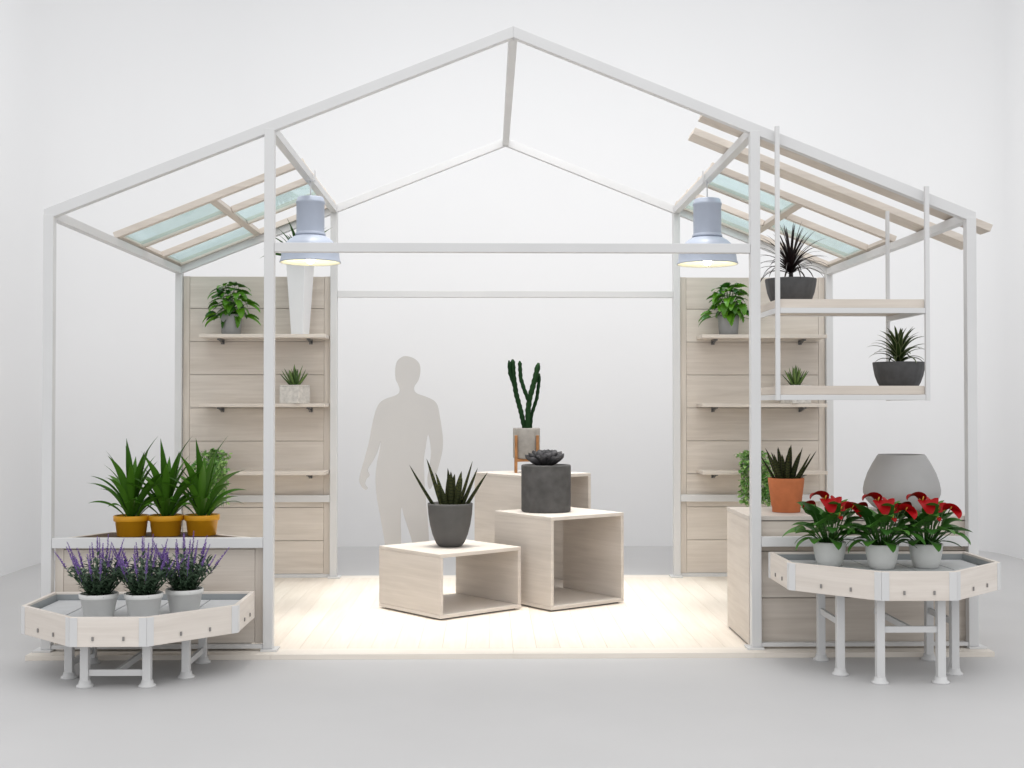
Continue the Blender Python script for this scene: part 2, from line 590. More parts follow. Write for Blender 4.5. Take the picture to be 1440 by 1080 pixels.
# ================================================================== KIOSK FRAME
DZ = 0.03
XO, XI = 2.79, 1.47
def zr(x):
    return 3.765 - 0.398 * abs(x)
frame = thing("kiosk_frame", (0, 0, DZ), "open white metal house frame with gabled roofline standing on the pale deck", "frame")
LZ = -DZ
W = M['white']
for sx in (-1, 1):
    for xx, top in ((XO, zr(XO) - 0.008), (XI, zr(XI) - 0.008)):
        for y in (0.0, 3.15):
            MB().box(sx * xx - 0.03, sx * xx + 0.03, y, y + 0.06, 0.012, top + LZ, 0.004).build("post", W, frame)
            px = sx * xx
            if xx == XI:
                MB().box(px - 0.06 if sx > 0 else px - 0.04, px + 0.04 if sx > 0 else px + 0.06, y - 0.03 if y == 0 else y - 0.05, y + 0.09, 0.0, 0.012, 0.002).build("base_plate", W, frame)
            else:
                MB().box(px - 0.04 if sx > 0 else px - 0.07, px + 0.07 if sx > 0 else px + 0.04, y - 0.03 if y == 0 else y - 0.05, y + 0.09, 0.0, 0.012, 0.002).build("base_plate", W, frame)
    for y in (0.002, 3.152):
        xe = sx * (XO + 0.028)
        pts = [(xe, zr(xe) - 0.034 + LZ), (0, zr(0) - 0.034 + LZ), (0, zr(0) + 0.034 + LZ), (xe, zr(xe) + 0.034 + LZ)]
        MB().prism(pts, y, y + 0.056, 0.003).build("rafter", W, frame)
    for xx in (XO, XI):
        MB().box(sx * xx - 0.027, sx * xx + 0.027, 0.059, 3.151, zr(xx) - 0.03 + LZ, zr(xx) + 0.024 + LZ, 0.003).build("purlin", W, frame)
    xa, xb = sorted((sx * (XO - 0.031), sx * (XI + 0.031)))
    MB().box(xa, xb, 0.003, 0.055, 0.645 + LZ, 0.705 + LZ, 0.003).build("rail", W, frame)
    MB().box(xa, xb, 0.006, 0.05, 0.043 + LZ, 0.066 + LZ, 0.002).build("sill_rail", W, frame)
    MB().box(xa, xb, 3.145, 3.172, 0.675 + LZ, 0.735 + LZ, 0.003).build("rail", W, frame)
MB().box(-0.027, 0.027, 0.06, 3.15, zr(0) - 0.034 + LZ, zr(0) + 0.02 + LZ, 0.003).build("ridge_beam", W, frame)
for y in (0.003, 3.153):
    MB().box(-XI + 0.031, XI - 0.031, y, y + 0.054, 2.425 + LZ, 2.481 + LZ, 0.003).build("tie_beam", W, frame)

# ================================================================== REAR WALL PANELS WITH SHELVES
def planks(m, x0, x1, y0, y1, z0, z1, pitch, gap=0.0045):
    z = z0
    while z < z1 - 0.002:
        t = min(z + pitch, z1)
        m.box(x0, x1, y0, y1, z + gap / 2, t - gap / 2, 0.001)
        z = t

def wall_panel(sx, label):
    xa, xb = sorted((sx * 2.756, sx * 1.502))
    t = thing("wall_panel", ((xa + xb) / 2, 3.2, DZ), label, "wall panel", "wooden wall panels at the rear")
    hw = (xb - xa) / 2
    m = MB()
    planks(m, -hw + 0.055, hw - 0.055, -0.012, 0.01, 0.03, 2.575, 0.2836)
    m.build("plank_board", M['wood_x'], t)
    MB().box(-hw + 0.054, hw - 0.054, 0.0125, 0.020, 0.03, 2.574, 0).build("backing_board", M['wood_x'], t)
    for a, b in ((-hw, -hw + 0.053), (hw - 0.053, hw)):
        MB().box(a, b, -0.014, 0.012, 0.03, 2.575, 0.002).build("stile", M['wood_z'], t)
    MB().box(-hw, hw, -0.02, 0.012, 0.0, 0.028, 0.002).build("base_rail", W, t)
    s0, s1 = (-2.56, -1.508) if sx < 0 else (1.645, 2.70)
    cx = (xa + xb) / 2
    for z in (2.08, 1.50, 0.933):
        sh = MB().box(s0 - cx, s1 - cx, -0.30, -0.0125, z - 0.015 - DZ, z + 0.015 - DZ, 0.004).build("shelf", M['wood_x'], t)
        for bx in (s0 + 0.14, s1 - 0.16):
            bm_ = MB()
            bm_.bar((bx - cx, -0.021, z - 0.023 - DZ), (bx - cx, -0.17, z - 0.023 - DZ), 0.03, 0.014, bev=0.002)
            bm_.box(bx - cx - 0.015, bx - cx + 0.015, -0.021, -0.0145, z - 0.058 - DZ, z - 0.016 - DZ, 0.001)
            bm_.bar((bx - cx, -0.026, z - 0.053 - DZ), (bx - cx, -0.15, z - 0.028 - DZ), 0.012, 0.008, bev=0.001)
            bm_.build("bracket", M['bracket'], sh)
    return t
random.seed(11)
wall_panel(-1, "tall whitewashed plank wall with three shelves, the one holding the tall white planter")
random.seed(12)
wall_panel(1, "tall whitewashed plank wall with three shelves, partly behind the hanging shelf unit")

# ================================================================== ROOF GRIDS
def roof_point(x, y, off):
    return Vector((x, y, zr(x) + off))

def roof_grid(sx, ys, label):
    t = thing("roof_grid", (sx * 2.13, ys[0], zr(2.13)), label, "roof grid", "wooden roof grids with glass")
    o = Vector(t.location)
    xm, x_in, x_out = sx * 2.12, sx * 1.46, sx * 2.80
    off = 0.052
    n = Vector((sx * 0.398, 0, 1)).normalized()
    for k, y in enumerate(ys):
        spans = ((x_in, x_out),) if k in (0, 3) else ((x_in, xm - sx * 0.028), (xm + sx * 0.028, x_out))
        for a, b in spans:
            MB().bar(roof_point(a, y, off) - o, roof_point(b, y, off) - o, 0.058, 0.046, up=n).build("batten", M['wood_x'], t)
    for i in range(3):
        for xx in (x_in + sx * 0.02, x_out - sx * 0.02):
            MB().bar(roof_point(xx, ys[i] + 0.03, off) - o, roof_point(xx, ys[i + 1] - 0.03, off) - o, 0.034, 0.034, up=n).build("end_piece", M['wood_y'], t)
    MB().bar(roof_point(xm, ys[0] + 0.03, off) - o, roof_point(xm, ys[3] - 0.03, off) - o, 0.052, 0.048, up=n).build("cross_bar", M['wood_y'], t)
    out_bays, in_bays = ((0, 2), (1,)) if sx < 0 else ((1,), (0, 2))
    for bays, a, b in ((out_bays, xm + sx * 0.028, x_out - sx * 0.04), (in_bays, x_in + sx * 0.04, xm - sx * 0.028)):
        for k in bays:
            p, q = roof_point(a, (ys[k] + ys[k + 1]) / 2, off) - o, roof_point(b, (ys[k] + ys[k + 1]) / 2, off) - o
            MB().bar(p, q, ys[k + 1] - ys[k] - 0.062, 0.008, up=n, bev=0).build("glass_pane", M['glass'], t)
    return t
random.seed(5)
roof_grid(-1, (1.37, 1.96, 2.56, 3.15), "pale wooden roof grid with aqua glass panes above the bay of yellow pots")
roof_grid(1, (1.46, 2.03, 2.59, 3.15), "pale wooden roof grid with aqua glass panes behind the two timber roof beams")
for y0, y1, xa, xb, lab in ((0.26, 0.42, 1.20, 3.02, "pale timber roof beam nearest the front rafter, sticking out at both ends"),
                            (0.74, 0.95, 1.22, 3.10, "pale timber roof beam between the front one and the glazed roof grid")):
    ym = (y0 + y1) / 2
    p = roof_point(xa, ym, 0.053)
    q = roof_point(xb, ym, 0.053)
    n = Vector((0.398, 0, 1)).normalized()
    o = MB().bar(Vector((0, 0, 0)), q - p, y1 - y0, 0.046, up=n).build("roof_beam", M['wood_x'], None, p)
    tag(o, lab, "beam", "timber roof beams")

# ================================================================== COUNTERS
random.seed(8)
t = thing("display_counter", (2.12, 0.42, DZ), "whitewashed plank counter carrying the grey vase and the terracotta pot", "counter")
x0, x1, y0, y1, zt = -0.682, 0.685, -0.345, 0.34, 0.795
m = MB()
planks(m, x0 + 0.022, x1 - 0.022, y0 + 0.004, y0 + 0.02, 0.012, zt - 0.03, 0.2836)
m.build("front_panel", M['wood_x'], t)
m = MB()
planks(m, x0 + 0.022, x1 - 0.022, y1 - 0.02, y1 - 0.004, 0.012, zt - 0.03, 0.2836)
m.build("back_panel", M['wood_x'], t)
MB().box(x0, x0 + 0.02, y0, y1, 0.012, zt - 0.028, 0.002).build("side_panel", M['wood_y'], t)
MB().box(x1 - 0.02, x1, y0, y1, 0.012, zt - 0.028, 0.002).build("side_panel", M['wood_y'], t)
MB().box(x0 - 0.002, x1 + 0.002, y0 - 0.003, y1 + 0.003, zt - 0.027, zt, 0.003).build("counter_top", M['wood_box'], t)
MB().box(x0 + 0.01, x1 - 0.01, y0 + 0.012, y1 - 0.012, 0.0, 0.011, 0).build("plinth", M['bracket'], t)

t = thing("corner_planter", (-2.13, 0.25, DZ), "whitewashed plank planter trough under the three yellow potted plants", "planter")
zt = 0.665
m = MB()
planks(m, -0.572, 0.572, -0.195, -0.175, 0.036, zt - 0.02, 0.2836)
m.build("front_panel", M['wood_x'], t)
for a, b in ((-0.624, -0.574), (0.574, 0.624)):
    MB().box(a, b, -0.197, -0.173, 0.036, zt - 0.02, 0.002).build("stile", M['wood_z'], t)
rim = [(-0.625, -0.17), (0.625, -0.17), (0.08, 0.24), (-0.42, 0.24)]
def inset(poly, d):
    c = Vector((sum(p[0] for p in poly) / len(poly), sum(p[1] for p in poly) / len(poly)))
    res = []
    n = len(poly)
    for i in range(n):
        a, b, c2 = Vector(poly[i - 1]), Vector(poly[i]), Vector(poly[(i + 1) % n])
        e1, e2 = (b - a).normalized(), (c2 - b).normalized()
        n1, n2 = Vector((-e1.y, e1.x)), Vector((-e2.y, e2.x))
        k = n1 + n2
        k = k / k.dot(n1)
        res.append(tuple(b + k * d))
    return res
def ring_wall(poly, d, z0, z1):
    """one wall board per side of a polygon, mitred at the corners"""
    inn = inset(poly, d)
    out = []
    n = len(poly)
    for i in range(n):
        j = (i + 1) % n
        a, b, c, e = poly[i], poly[j], inn[j], inn[i]
        out.append([(*a, z0), (*b, z0), (*c, z0), (*e, z0), (*a, z1), (*b, z1), (*c, z1), (*e, z1)])
    return out
for k, c8 in enumerate(ring_wall(rim, 0.022, 0.50, zt)):
    m = MB()
    m.poly_box(c8, 0.002)
    m.build("rim_board", M['wood_tray'], t)
m = MB()
m.prism(inset(rim, 0.024), 0.50, zt - 0.004, axis='z')
m.build("soil", M['soil_brown'], t)
m = MB()
m.prism([(-0.55, -0.165), (0.55, -0.165), (0.05, 0.21), (-0.39, 0.21)], 0.0, 0.497, axis='z')
m.build("carcass", M['wood_z'], t)

# ================================================================== HANGING SHELF UNIT
random.seed(21)
t = thing("hanging_shelf", (2.047, 0.33, 1.53), "two tier hanging shelf of pale wood on four thin white rods", "hanging shelf")
hx = 0.4535
for x in (-hx, hx):
    X = 2.047 + x
    MB().box(x - 0.013, x + 0.013, -0.383, -0.357, 0.0, zr(X) + 0.055 - 1.53, 0.002).build("rod", W, t)
    MB().box(x - 0.011, x + 0.011, 0.357, 0.379, 0.0, zr(X) + 0.02 - 1.53, 0.002).build("rod", W, t)
for z, zb in ((0.524, 0.562), (0.0, 0.036)):
    sh = MB().box(-hx + 0.015, hx - 0.015, -0.348, 0.346, zb, zb + 0.022, 0.002).build("shelf_board", M['wood_x'], t)
    MB().box(-hx + 0.014, hx - 0.014, -0.356, -0.35, z + 0.036, z + 0.088, 0.001).build("front_lip", M['wood_x'], sh)
    MB().box(-hx + 0.014, hx - 0.014, -0.382, -0.358, z + 0.002, z + 0.034, 0.002).build("shelf_rail", W, sh)
    MB().box(-hx + 0.013, hx - 0.013, 0.358, 0.376, z + 0.036, z + 0.062, 0.002).build("shelf_rail", W, sh)
    for x in (-hx, hx):
        MB().box(x - 0.011, x + 0.011, -0.355, 0.355, z + 0.002, z + 0.034, 0.002).build("shelf_rail", W, sh)
        MB().box(x - 0.010 + (0.004 if x < 0 else -0.004), x + 0.010 + (0.004 if x < 0 else -0.004), -0.345, 0.345, z + 0.036, z + 0.084, 0.001).build("side_lip", M['wood_y'], sh)

# ================================================================== DISPLAY BOXES
def display_box(loc, rz, a, b, h, label):
    """open tube: near corner at the origin, x along the open face, y into depth"""
    t = thing("display_box", loc, label, "display box", "whitewashed display boxes on the deck", rz)
    k = 0.026
    g = 0.012
    MB().box(0, k, 0, b, g + k, h - k, 0.0025).build("side_panel", M['wood_box'], t)
    MB().box(a - k, a, 0, b, g + k, h - k, 0.0025).build("side_panel", M['wood_box'], t)
    MB().box(0, a, 0, b, h - k + 0.001, h, 0.0025).build("top_panel", M['wood_box'], t)
    MB().box(0, a, 0, b, g, g + k - 0.001, 0.0025).build("bottom_panel", M['wood_box'], t)
    MB().box(0.03, a - 0.03, 0.03, b - 0.03, 0, g - 0.001, 0).build("plinth", M['bracket'], t)
    return t
random.seed(31)
display_box((-0.477, 1.02, DZ), R(39.9), 0.735, 0.725, 0.451, "lowest open wooden display box, carrying the grey tapered pot")
display_box((0.296, 1.363, DZ), R(35.3), 0.69, 0.69, 0.673, "middle height open wooden display box under the dark concrete pot")
display_box((0.126, 2.083, DZ), R(35.3), 0.67, 0.67, 0.928, "tallest open wooden display box at the back, under the cactus")

# ================================================================== FIGURE CUTOUT
outline = [(310, 43), (350, 52), (380, 75), (391, 105), (388, 150), (378, 178), (360, 205), (358, 228), (375, 246), (420, 262), (462, 282), (485, 312), (497, 370),
           (508, 440), (514, 500), (510, 560), (496, 620), (476, 690), (460, 735), (446, 762), (434, 745), (430, 700), (440, 640), (449, 560), (434, 466), (420, 540),
           (411, 600), (412, 660), (416, 740), (424, 840), (433, 940), (440, 1050), (444, 1160), (432, 1270), (452, 1310), (462, 1340), (382, 1342), (366, 1310),
           (372, 1240), (366, 1150), (350, 1055), (326, 975), (303, 905), (291, 858), (286, 930), (289, 1050), (284, 1150), (272, 1240), (282, 1310), (280, 1341),
           (206, 1342), (206, 1310), (218, 1270), (208, 1150), (200, 1050), (180, 930), (157, 805), (150, 705), (158, 620), (170, 560), (180, 500), (160, 560),
           (136, 610), (108, 655), (117, 688), (101, 708), (94, 735), (108, 757), (95, 765), (73, 745), (62, 710), (76, 650), (96, 580), (118, 490), (130, 420),
           (150, 340), (171, 297), (205, 274), (252, 258), (275, 243), (279, 220), (268, 190), (257, 165), (256, 110), (265, 72), (285, 52)]
def smooth_outline(p, k=3):
    n = len(p)
    r = []
    for i in range(n):
        p0, p1, p2, p3 = p[i - 1], p[i], p[(i + 1) % n], p[(i + 2) % n]
        for j in range(k):
            t = j / k
            r.append(tuple(0.5 * ((2 * p1[c]) + (-p0[c] + p2[c]) * t + (2 * p0[c] - 5 * p1[c] + 4 * p2[c] - p3[c]) * t * t + (-p0[c] + 3 * p1[c] - 3 * p2[c] + p3[c]) * t ** 3) for c in (0, 1)))
    return r
S = 0.001423
pts = [((x - 310) * S, (1342 - y) * S) for x, y in smooth_outline(outline)]
m = MB()
m.prism(pts, -0.009, 0.009)
o = m.build("person_cutout", M['cutout'], None, (-0.7885, 2.1, DZ + 0.001))
tag(o, "flat beige grey silhouette cutout of a standing person behind the lowest display box", "cutout figure")

# ================================================================== TRAY TABLES
def tray_table(loc, rim_z, bar_z, label):
    t = thing("tray_table", loc, label, "tray table", "half octagon tray tables")
    poly = [(0.595, -0.01), (-0.595, -0.01), (-0.595, -0.515), (-0.20, -0.91), (0.20, -0.91), (0.595, -0.515)]
    h = 0.155
    for c8 in ring_wall(poly, 0.022, rim_z - h, rim_z):
        m = MB()
        m.poly_box(c8, 0.002)
        m.build("side_board", M['wood_tray'], t)
    liner = MB()
    for c8 in ring_wall(inset(poly, 0.0235), 0.004, rim_z - 0.08, rim_z - 0.012):
        liner.poly_box(c8, 0)
    liner.build("liner", M['zinc'], t)
    m = MB()
    m.prism(inset(poly, 0.024), rim_z - 0.082, rim_z - 0.055, axis='z')
    m.build("tray_base", M['zinc'], t)
    # loose grey mats in the tray, slit between them
    m = MB()
    inn = inset(poly, 0.034)
    def clip(x0, x1):
        def ylow(x):
            ax = abs(x)
            if ax <= 0.186:
                return -0.876
            return -0.876 + (ax - 0.186) * (0.3755 / 0.375)
        xs = sorted(set([x0, x1] + [v for v in (-0.186, 0.186) if x0 < v < x1]))
        return [(x0, -0.045), *[(x, ylow(x)) for x in xs], (x1, -0.045)]
    for x0, x1 in ((-0.55, -0.335), (-0.327, -0.112), (-0.104, 0.111), (0.119, 0.334), (0.342, 0.55)):
        m.prism(clip(x0, x1), rim_z - 0.054, rim_z - 0.045, axis='z')
    m.build("mat", M['tile'], t)
    n = len(poly)
    cc = Vector((0, -0.45))
    for i in range(1, n):
        a, b = Vector(poly[i]), Vector(poly[(i + 1) % n])
        d = (b - a).normalized()
        nrm = Vector((d.y, -d.x))
        if nrm.dot((a + b) / 2 - cc) < 0:
            nrm = -nrm
        L = (b - a).length
        if i < n - 1 or True:
            fr = (0.3, 0.7) if L < 0.5 else (0.36, 0.68)
            if i == 0:
                continue
            for f in fr:
                p = a + d * L * f + nrm * 0.001
                mbb = MB()
                z = rim_z - 0.112
                mbb.bar((p.x, p.y, z), (p.x + nrm.x * 0.006, p.y + nrm.y * 0.006, z), 0.011, 0.022, bev=0.002)
                mbb.build("bolt", M['steel'], t)
    for i in range(1, n):
        v = Vector(poly[i])
        pv, nx = Vector(poly[i - 1]), Vector(poly[(i + 1) % n])
        m = MB()
        for e in ((pv - v).normalized(), (nx - v).normalized()):
            mid = v + e * 0.02
            nrm = Vector((e.y, -e.x))
            if nrm.dot(mid - cc) < 0:
                nrm = -nrm
            m.bar((mid.x + nrm.x * 0.0015, mid.y + nrm.y * 0.0015, rim_z - h + 0.001), (mid.x + nrm.x * 0.0015, mid.y + nrm.y * 0.0015, rim_z - 0.003), 0.0042, 0.040, up=(e.x, e.y, 0), bev=0.001)
        m.build("corner_strip", W, t)
    legs = [(-0.165, -0.765), (0.165, -0.765), (-0.32, -0.55), (0.32, -0.55), (-0.32, -0.15), (0.32, -0.15)]
    for x, y in legs:
        lg = MB().box(x - 0.022, x + 0.022, y - 0.022, y + 0.022, 0.03, rim_z - 0.083, 0.004).build("leg", W, t)
        ft = MB()
        ft.lathe([(0.046, 0.0), (0.046, 0.008), (0.043, 0.011), (0.034, 0.016), (0.031, 0.034), (0.0, 0.034)], 24, (x, y, 0))
        ft.build("foot", W, lg)
    for a, b in (((-0.143, -0.765), (0.143, -0.765)), ((-0.32, -0.528), (-0.32, -0.172)), ((0.32, -0.528), (0.32, -0.172)), ((0.0, -0.755), (0.0, -0.16))):
        MB().bar((*a, bar_z), (*b, bar_z), 0.02, 0.034, bev=0.002).build("stretcher", W, t)
    return t
random.seed(41)
tray_table((-2.135, -0.03, 0), 0.393, 0.075, "low half octagon tray table holding the three lavender pots")
random.seed(42)
tray_table((2.13, -0.03, 0), 0.62, 0.29, "tall half octagon tray table holding the three red flowered pots")

# ================================================================== PENDANT LAMPS
def pendant(loc, label):
    t = thing("pendant_lamp", loc, label, "pendant lamp", "blue grey pendant lamps")
    prof = [(0.222, 0.0), (0.224, 0.004), (0.222, 0.010), (0.214, 0.03), (0.209, 0.07), (0.206, 0.098), (0.203, 0.104), (0.198, 0.108), (0.190, 0.128), (0.172, 0.152), (0.148, 0.174), (0.120, 0.192), (0.104, 0.198),
            (0.100, 0.196), (0.116, 0.187), (0.143, 0.169), (0.166, 0.147), (0.184, 0.124), (0.194, 0.102), (0.201, 0.07), (0.207, 0.03), (0.2195, 0.0), (0.222, 0.0)]
    m = MB()
    tb = prof
    m.lathe(tb, 56)
    sh = m.build("lamp_shade", M['lamp'], t)
    m = MB()
    m.lathe([(0.219, 0.0005), (0.2065, 0.03), (0.2005, 0.07), (0.1935, 0.102), (0.1835, 0.1235), (0.1655, 0.1465), (0.1425, 0.1685), (0.1155, 0.1865), (0.02, 0.1865),
             (0.02, 0.1855), (0.115, 0.1855), (0.142, 0.1675), (0.165, 0.1455), (0.183, 0.1225), (0.193, 0.101), (0.2, 0.069), (0.206, 0.029), (0.2185, 0.0005), (0.219, 0.0005)], 56)
    m.build("reflector", M['lamp_in'], sh)
    m = MB()
    m.lathe([(0.0, 0.199), (0.108, 0.199), (0.111, 0.204), (0.109, 0.216), (0.103, 0.221), (0.102, 0.23), (0.102, 0.43), (0.106, 0.437), (0.106, 0.450), (0.100, 0.457), (0.097, 0.475), (0.090, 0.482), (0.0, 0.482)], 48)
    m.build("lamp_housing", M['lamp'], t)
    m = MB()
    m.lathe([(0.0, -0.008), (0.018, -0.004), (0.030, 0.010), (0.036, 0.03), (0.034, 0.05), (0.024, 0.08), (0.018, 0.11), (0.018, 0.183), (0.0, 0.183)], 24)
    m.build("bulb", M['bulb'], t)
    z_top = zr(1.47) - 0.03 - loc[2]
    m = MB()
    m.tube([(0, 0, 0.48), (0, 0, z_top)], 0.005, 8)
    m.build("cord", W, t)
    m = MB()
    m.box(-0.034, 0.034, -0.02, 0.02, z_top - 0.004, z_top + 0.001, 0.001)
    m.box(-0.034, -0.029, -0.02, 0.02, z_top + 0.002, z_top + 0.075, 0.001)
    m.box(0.029, 0.034, -0.02, 0.02, z_top + 0.002, z_top + 0.075, 0.001)
    m.build("clamp", W, t)
    return t
pendant((-1.455, 1.64, 2.545), "lit blue grey pendant lamp in front of the tall white planter")
pendant((1.46, 1.6, 2.535), "lit blue grey pendant lamp next to the bowl of dark spiky leaves")

# ================================================================== POTTED PLANTS
def pot(t, prof, mat, soil_r, soil_z, n=44, rib=0, ribs=0, soil=True, name="pot"):
    p = MB().lathe(prof, n, rib=rib, ribs=ribs).build(name, mat, t)
    if soil:
        m = MB()
        m.lathe([(soil_r, soil_z - 0.012), (soil_r, soil_z - 0.003), (soil_r * 0.7, soil_z + 0.003), (0.0, soil_z + 0.006)], 24)
        m.build("soil", M['soil'], t)
    return p

sword = lambda t: min(1.0, 0.55 + 1.8 * t) * (1 - t) ** 0.62 * 1.12 if t < 1 else 0.0
strap = lambda t: (0.45 + 0.55 * math.sin(PI * min(1, t * 1.15))) * (1 - t ** 3) if t < 1 else 0.0
lance = lambda t: math.sin(PI * min(1.0, (0.06 + 0.94 * t)) ** 0.8)
heart = lambda t: (min(1.0, (t + 0.02) / 0.22) ** 0.6) * (1 - t) ** 0.62 * 1.12 if t < 1 else 0.0
round_leaf = lambda t: (min(1.0, (t + 0.03) / 0.25) ** 0.6) * (1 - t ** 2.6) ** 0.8 if t < 1 else 0.0
succ = lambda t: (1 - t) ** 0.75 * (0.8 + 0.5 * t) if t < 1 else 0.0

# --- three yellow pots with upright green leaves
random.seed(101)
t = thing("potted_plant", (-2.36, 0.27, 0.692), "leftmost of the three yellow pots of long upright green leaves", "potted plant", "yellow potted plants on the planter")
pot(t, [(0.082, 0.0), (0.086, 0.002), (0.098, 0.092), (0.105, 0.0925), (0.108, 0.096), (0.109, 0.124), (0.106, 0.128), (0.098, 0.127), (0.095, 0.11), (0.0, 0.108)], M['yellow'], 0.094, 0.114)
m = MB()
broad = lambda t: (0.42 + 0.62 * math.sin(PI * min(1.0, t * 1.02) ** 1.15)) * (1 - t ** 4) ** 0.8 if t < 1 else 0.0
for i in range(30):
    u = i / 29
    az = i * 137.5 + random.uniform(-14, 14)
    elev = 88 - 43 * u + random.uniform(-5, 5)
    L = 0.44 - 0.17 * u + random.uniform(-0.06, 0.04)
    r = 0.012 + 0.03 * u
    m.leaf((r * math.cos(R(az)), r * math.sin(R(az)), 0.108 + 0.07 * (1 - u)), az, elev, L, 0.058 - 0.018 * u, 26 + 52 * u + random.uniform(-10, 12), 12, broad, 0.32, twist=random.uniform(-30, 30), sway=random.uniform(-16, 16))
m.tube([(0, 0, 0.1), (0, 0, 0.22)], [0.022, 0.014], 10)
m.build("foliage", M['leaf_yellow'], t)
copy_thing(t, (-2.152, 0.29, 0.692), "middle one of the three yellow pots of long upright green leaves")
copy_thing(t, (-1.935, 0.31, 0.692), "rightmost of the three yellow pots of long upright green leaves")

# --- three lavender pots
random.seed(102)
LT = 0.348
t = thing("lavender_pot", (-2.262, -0.69, LT), "leftmost of three purple lavender bushes in light grey pots", "lavender", "lavender pots on the low tray table")
pot(t, [(0.073, 0.0), (0.077, 0.003), (0.096, 0.108), (0.1005, 0.109), (0.103, 0.113), (0.104, 0.131), (0.101, 0.135), (0.094, 0.134), (0.091, 0.12), (0.0, 0.119)], M['light_pot'], 0.0895, 0.125)
fol = MB()
tips = []
for i in range(46):
    az = i * 137.5
    u = math.sqrt((i + 0.5) / 46)
    el = 88 - 37 * u + random.uniform(-6, 6)
    L = random.uniform(0.15, 0.235) * (1.02 - 0.12 * u)
    b = Vector((0.05 * u * math.cos(R(az)), 0.05 * u * math.sin(R(az)), 0.12))
    d = Vector((math.cos(R(az)) * math.cos(R(el)), math.sin(R(az)) * math.cos(R(el)), math.sin(R(el))))
    q = b + d * L
    fol.tube([b, b + d * L * 0.5, q], [0.0022, 0.002, 0.0015], 4, tint=0.2)
    for k in range(19):
        f = 0.08 + 0.92 * k / 18
        c = b + d * L * f
        fol.leaf(c, random.uniform(0, 360), random.uniform(5, 60), random.uniform(0.030, 0.050), 0.0135, 25, 4, lance, 0.2, twist=random.uniform(-40, 40))
    tips.append((q, az, el, u))
for i in range(70):
    az = random.uniform(0, 360)
    r = random.uniform(0.03, 0.082)
    fol.leaf((r * math.cos(R(az)), r * math.sin(R(az)), random.uniform(0.12, 0.17)), az + random.uniform(-50, 50), random.uniform(-5, 40), random.uniform(0.035, 0.05), 0.013, 30, 4, lance, 0.2)
fol.build("foliage", M['leaf_lav'], t)
for i, (q, az, el, u) in enumerate(tips):
    if i % 2 == 0 or u > 0.93:
        e2 = min(90, el + 6)
        d = Vector((math.cos(R(az)) * math.cos(R(e2)), math.sin(R(az)) * math.cos(R(e2)), math.sin(R(e2))))
        L = random.uniform(0.075, 0.155)
        s = MB()
        s.tube([q - d * 0.03, q + d * L], [0.0016, 0.001], 4, tint=0.1)
        nk = int(L / 0.0085)
        for k in range(nk):
            f = 0.12 + 0.88 * k / nk
            c = q + d * L * f
            rr = 0.0095 * (1 - 0.62 * f)
            for w in range(4):
                a2 = random.uniform(0, 360)
                s.leaf(c, a2, random.uniform(15, 60), rr * 1.9, rr * 1.3, 10, 3, lance, 0.3)
        s.build("flower_spike", M['purple'], t)
copy_thing(t, (-2.02, -0.69, LT), "middle one of three purple lavender bushes in light grey pots")
copy_thing(t, (-1.838, -0.53, LT), "rightmost of three purple lavender bushes in light grey pots")

# --- three red flowered pots
random.seed(103)
RT = 0.576
t = thing("flowering_plant", (1.821, -0.33, RT), "leftmost of three red flowered leafy plants in pale grey pots", "flowering plant", "red flowered pots on the tall tray table")
pot(t, [(0.062, 0.0), (0.068, 0.004), (0.080, 0.04), (0.089, 0.085), (0.094, 0.128), (0.0935, 0.136), (0.090, 0.138), (0.086, 0.136), (0.083, 0.122), (0.0, 0.121)], M['light_pot'], 0.0815, 0.127)
fol = MB()
for i in range(40):
    az = i * 137.5 + random.uniform(-15, 15)
    u = (i + 0.5) / 40
    el = 82 - 56 * u + random.uniform(-6, 6)
    L = random.uniform(0.09, 0.225) * (1.0 - 0.3 * u)
    d = Vector((math.cos(R(az)) * math.cos(R(el)), math.sin(R(az)) * math.cos(R(el)), math.sin(R(el))))
    b = Vector((0.02 * math.cos(R(az)), 0.02 * math.sin(R(az)), 0.115))
    q = b + d * L
    fol.tube([b, b + d * L * 0.6, q], [0.004, 0.003, 0.0025], 5, tint=0.3)
    fol.leaf(q, az + random.uniform(-25, 25), el - 15 - 20 * u + random.uniform(-10, 10), random.uniform(0.115, 0.165), random.uniform(0.082, 0.112), random.uniform(40, 85), 9, heart, 0.16, twist=random.uniform(-30, 30))
fol.build("foliage", M['leaf_red'], t)
def spathe(t, base, top, az, elev, L, Wd, droop, twist):
    m = MB()
    m.leaf(top, az, elev, L * 0.95, Wd * 1.2, droop * 0.9, 10, round_leaf, 0.42, twist=twist)
    f = m.build("flower", M['red'], t)
    m = MB()
    mid = (Vector(base) + Vector(top)) * 0.5 + Vector((0.006, 0, 0.01))
    m.tube([base, mid, top], [0.0035, 0.003, 0.003], 6)
    m.build("flower_stem", M['stem'], f)
    m = MB()
    d = Vector((math.cos(R(az)) * 0.5, math.sin(R(az)) * 0.5, 0.75)).normalized()
    m.tube([Vector(top), Vector(top) + d * 0.014, Vector(top) + d * 0.028], [0.004, 0.004, 0.0025], 8)
    m.build("spadix", M['spadix'], f)
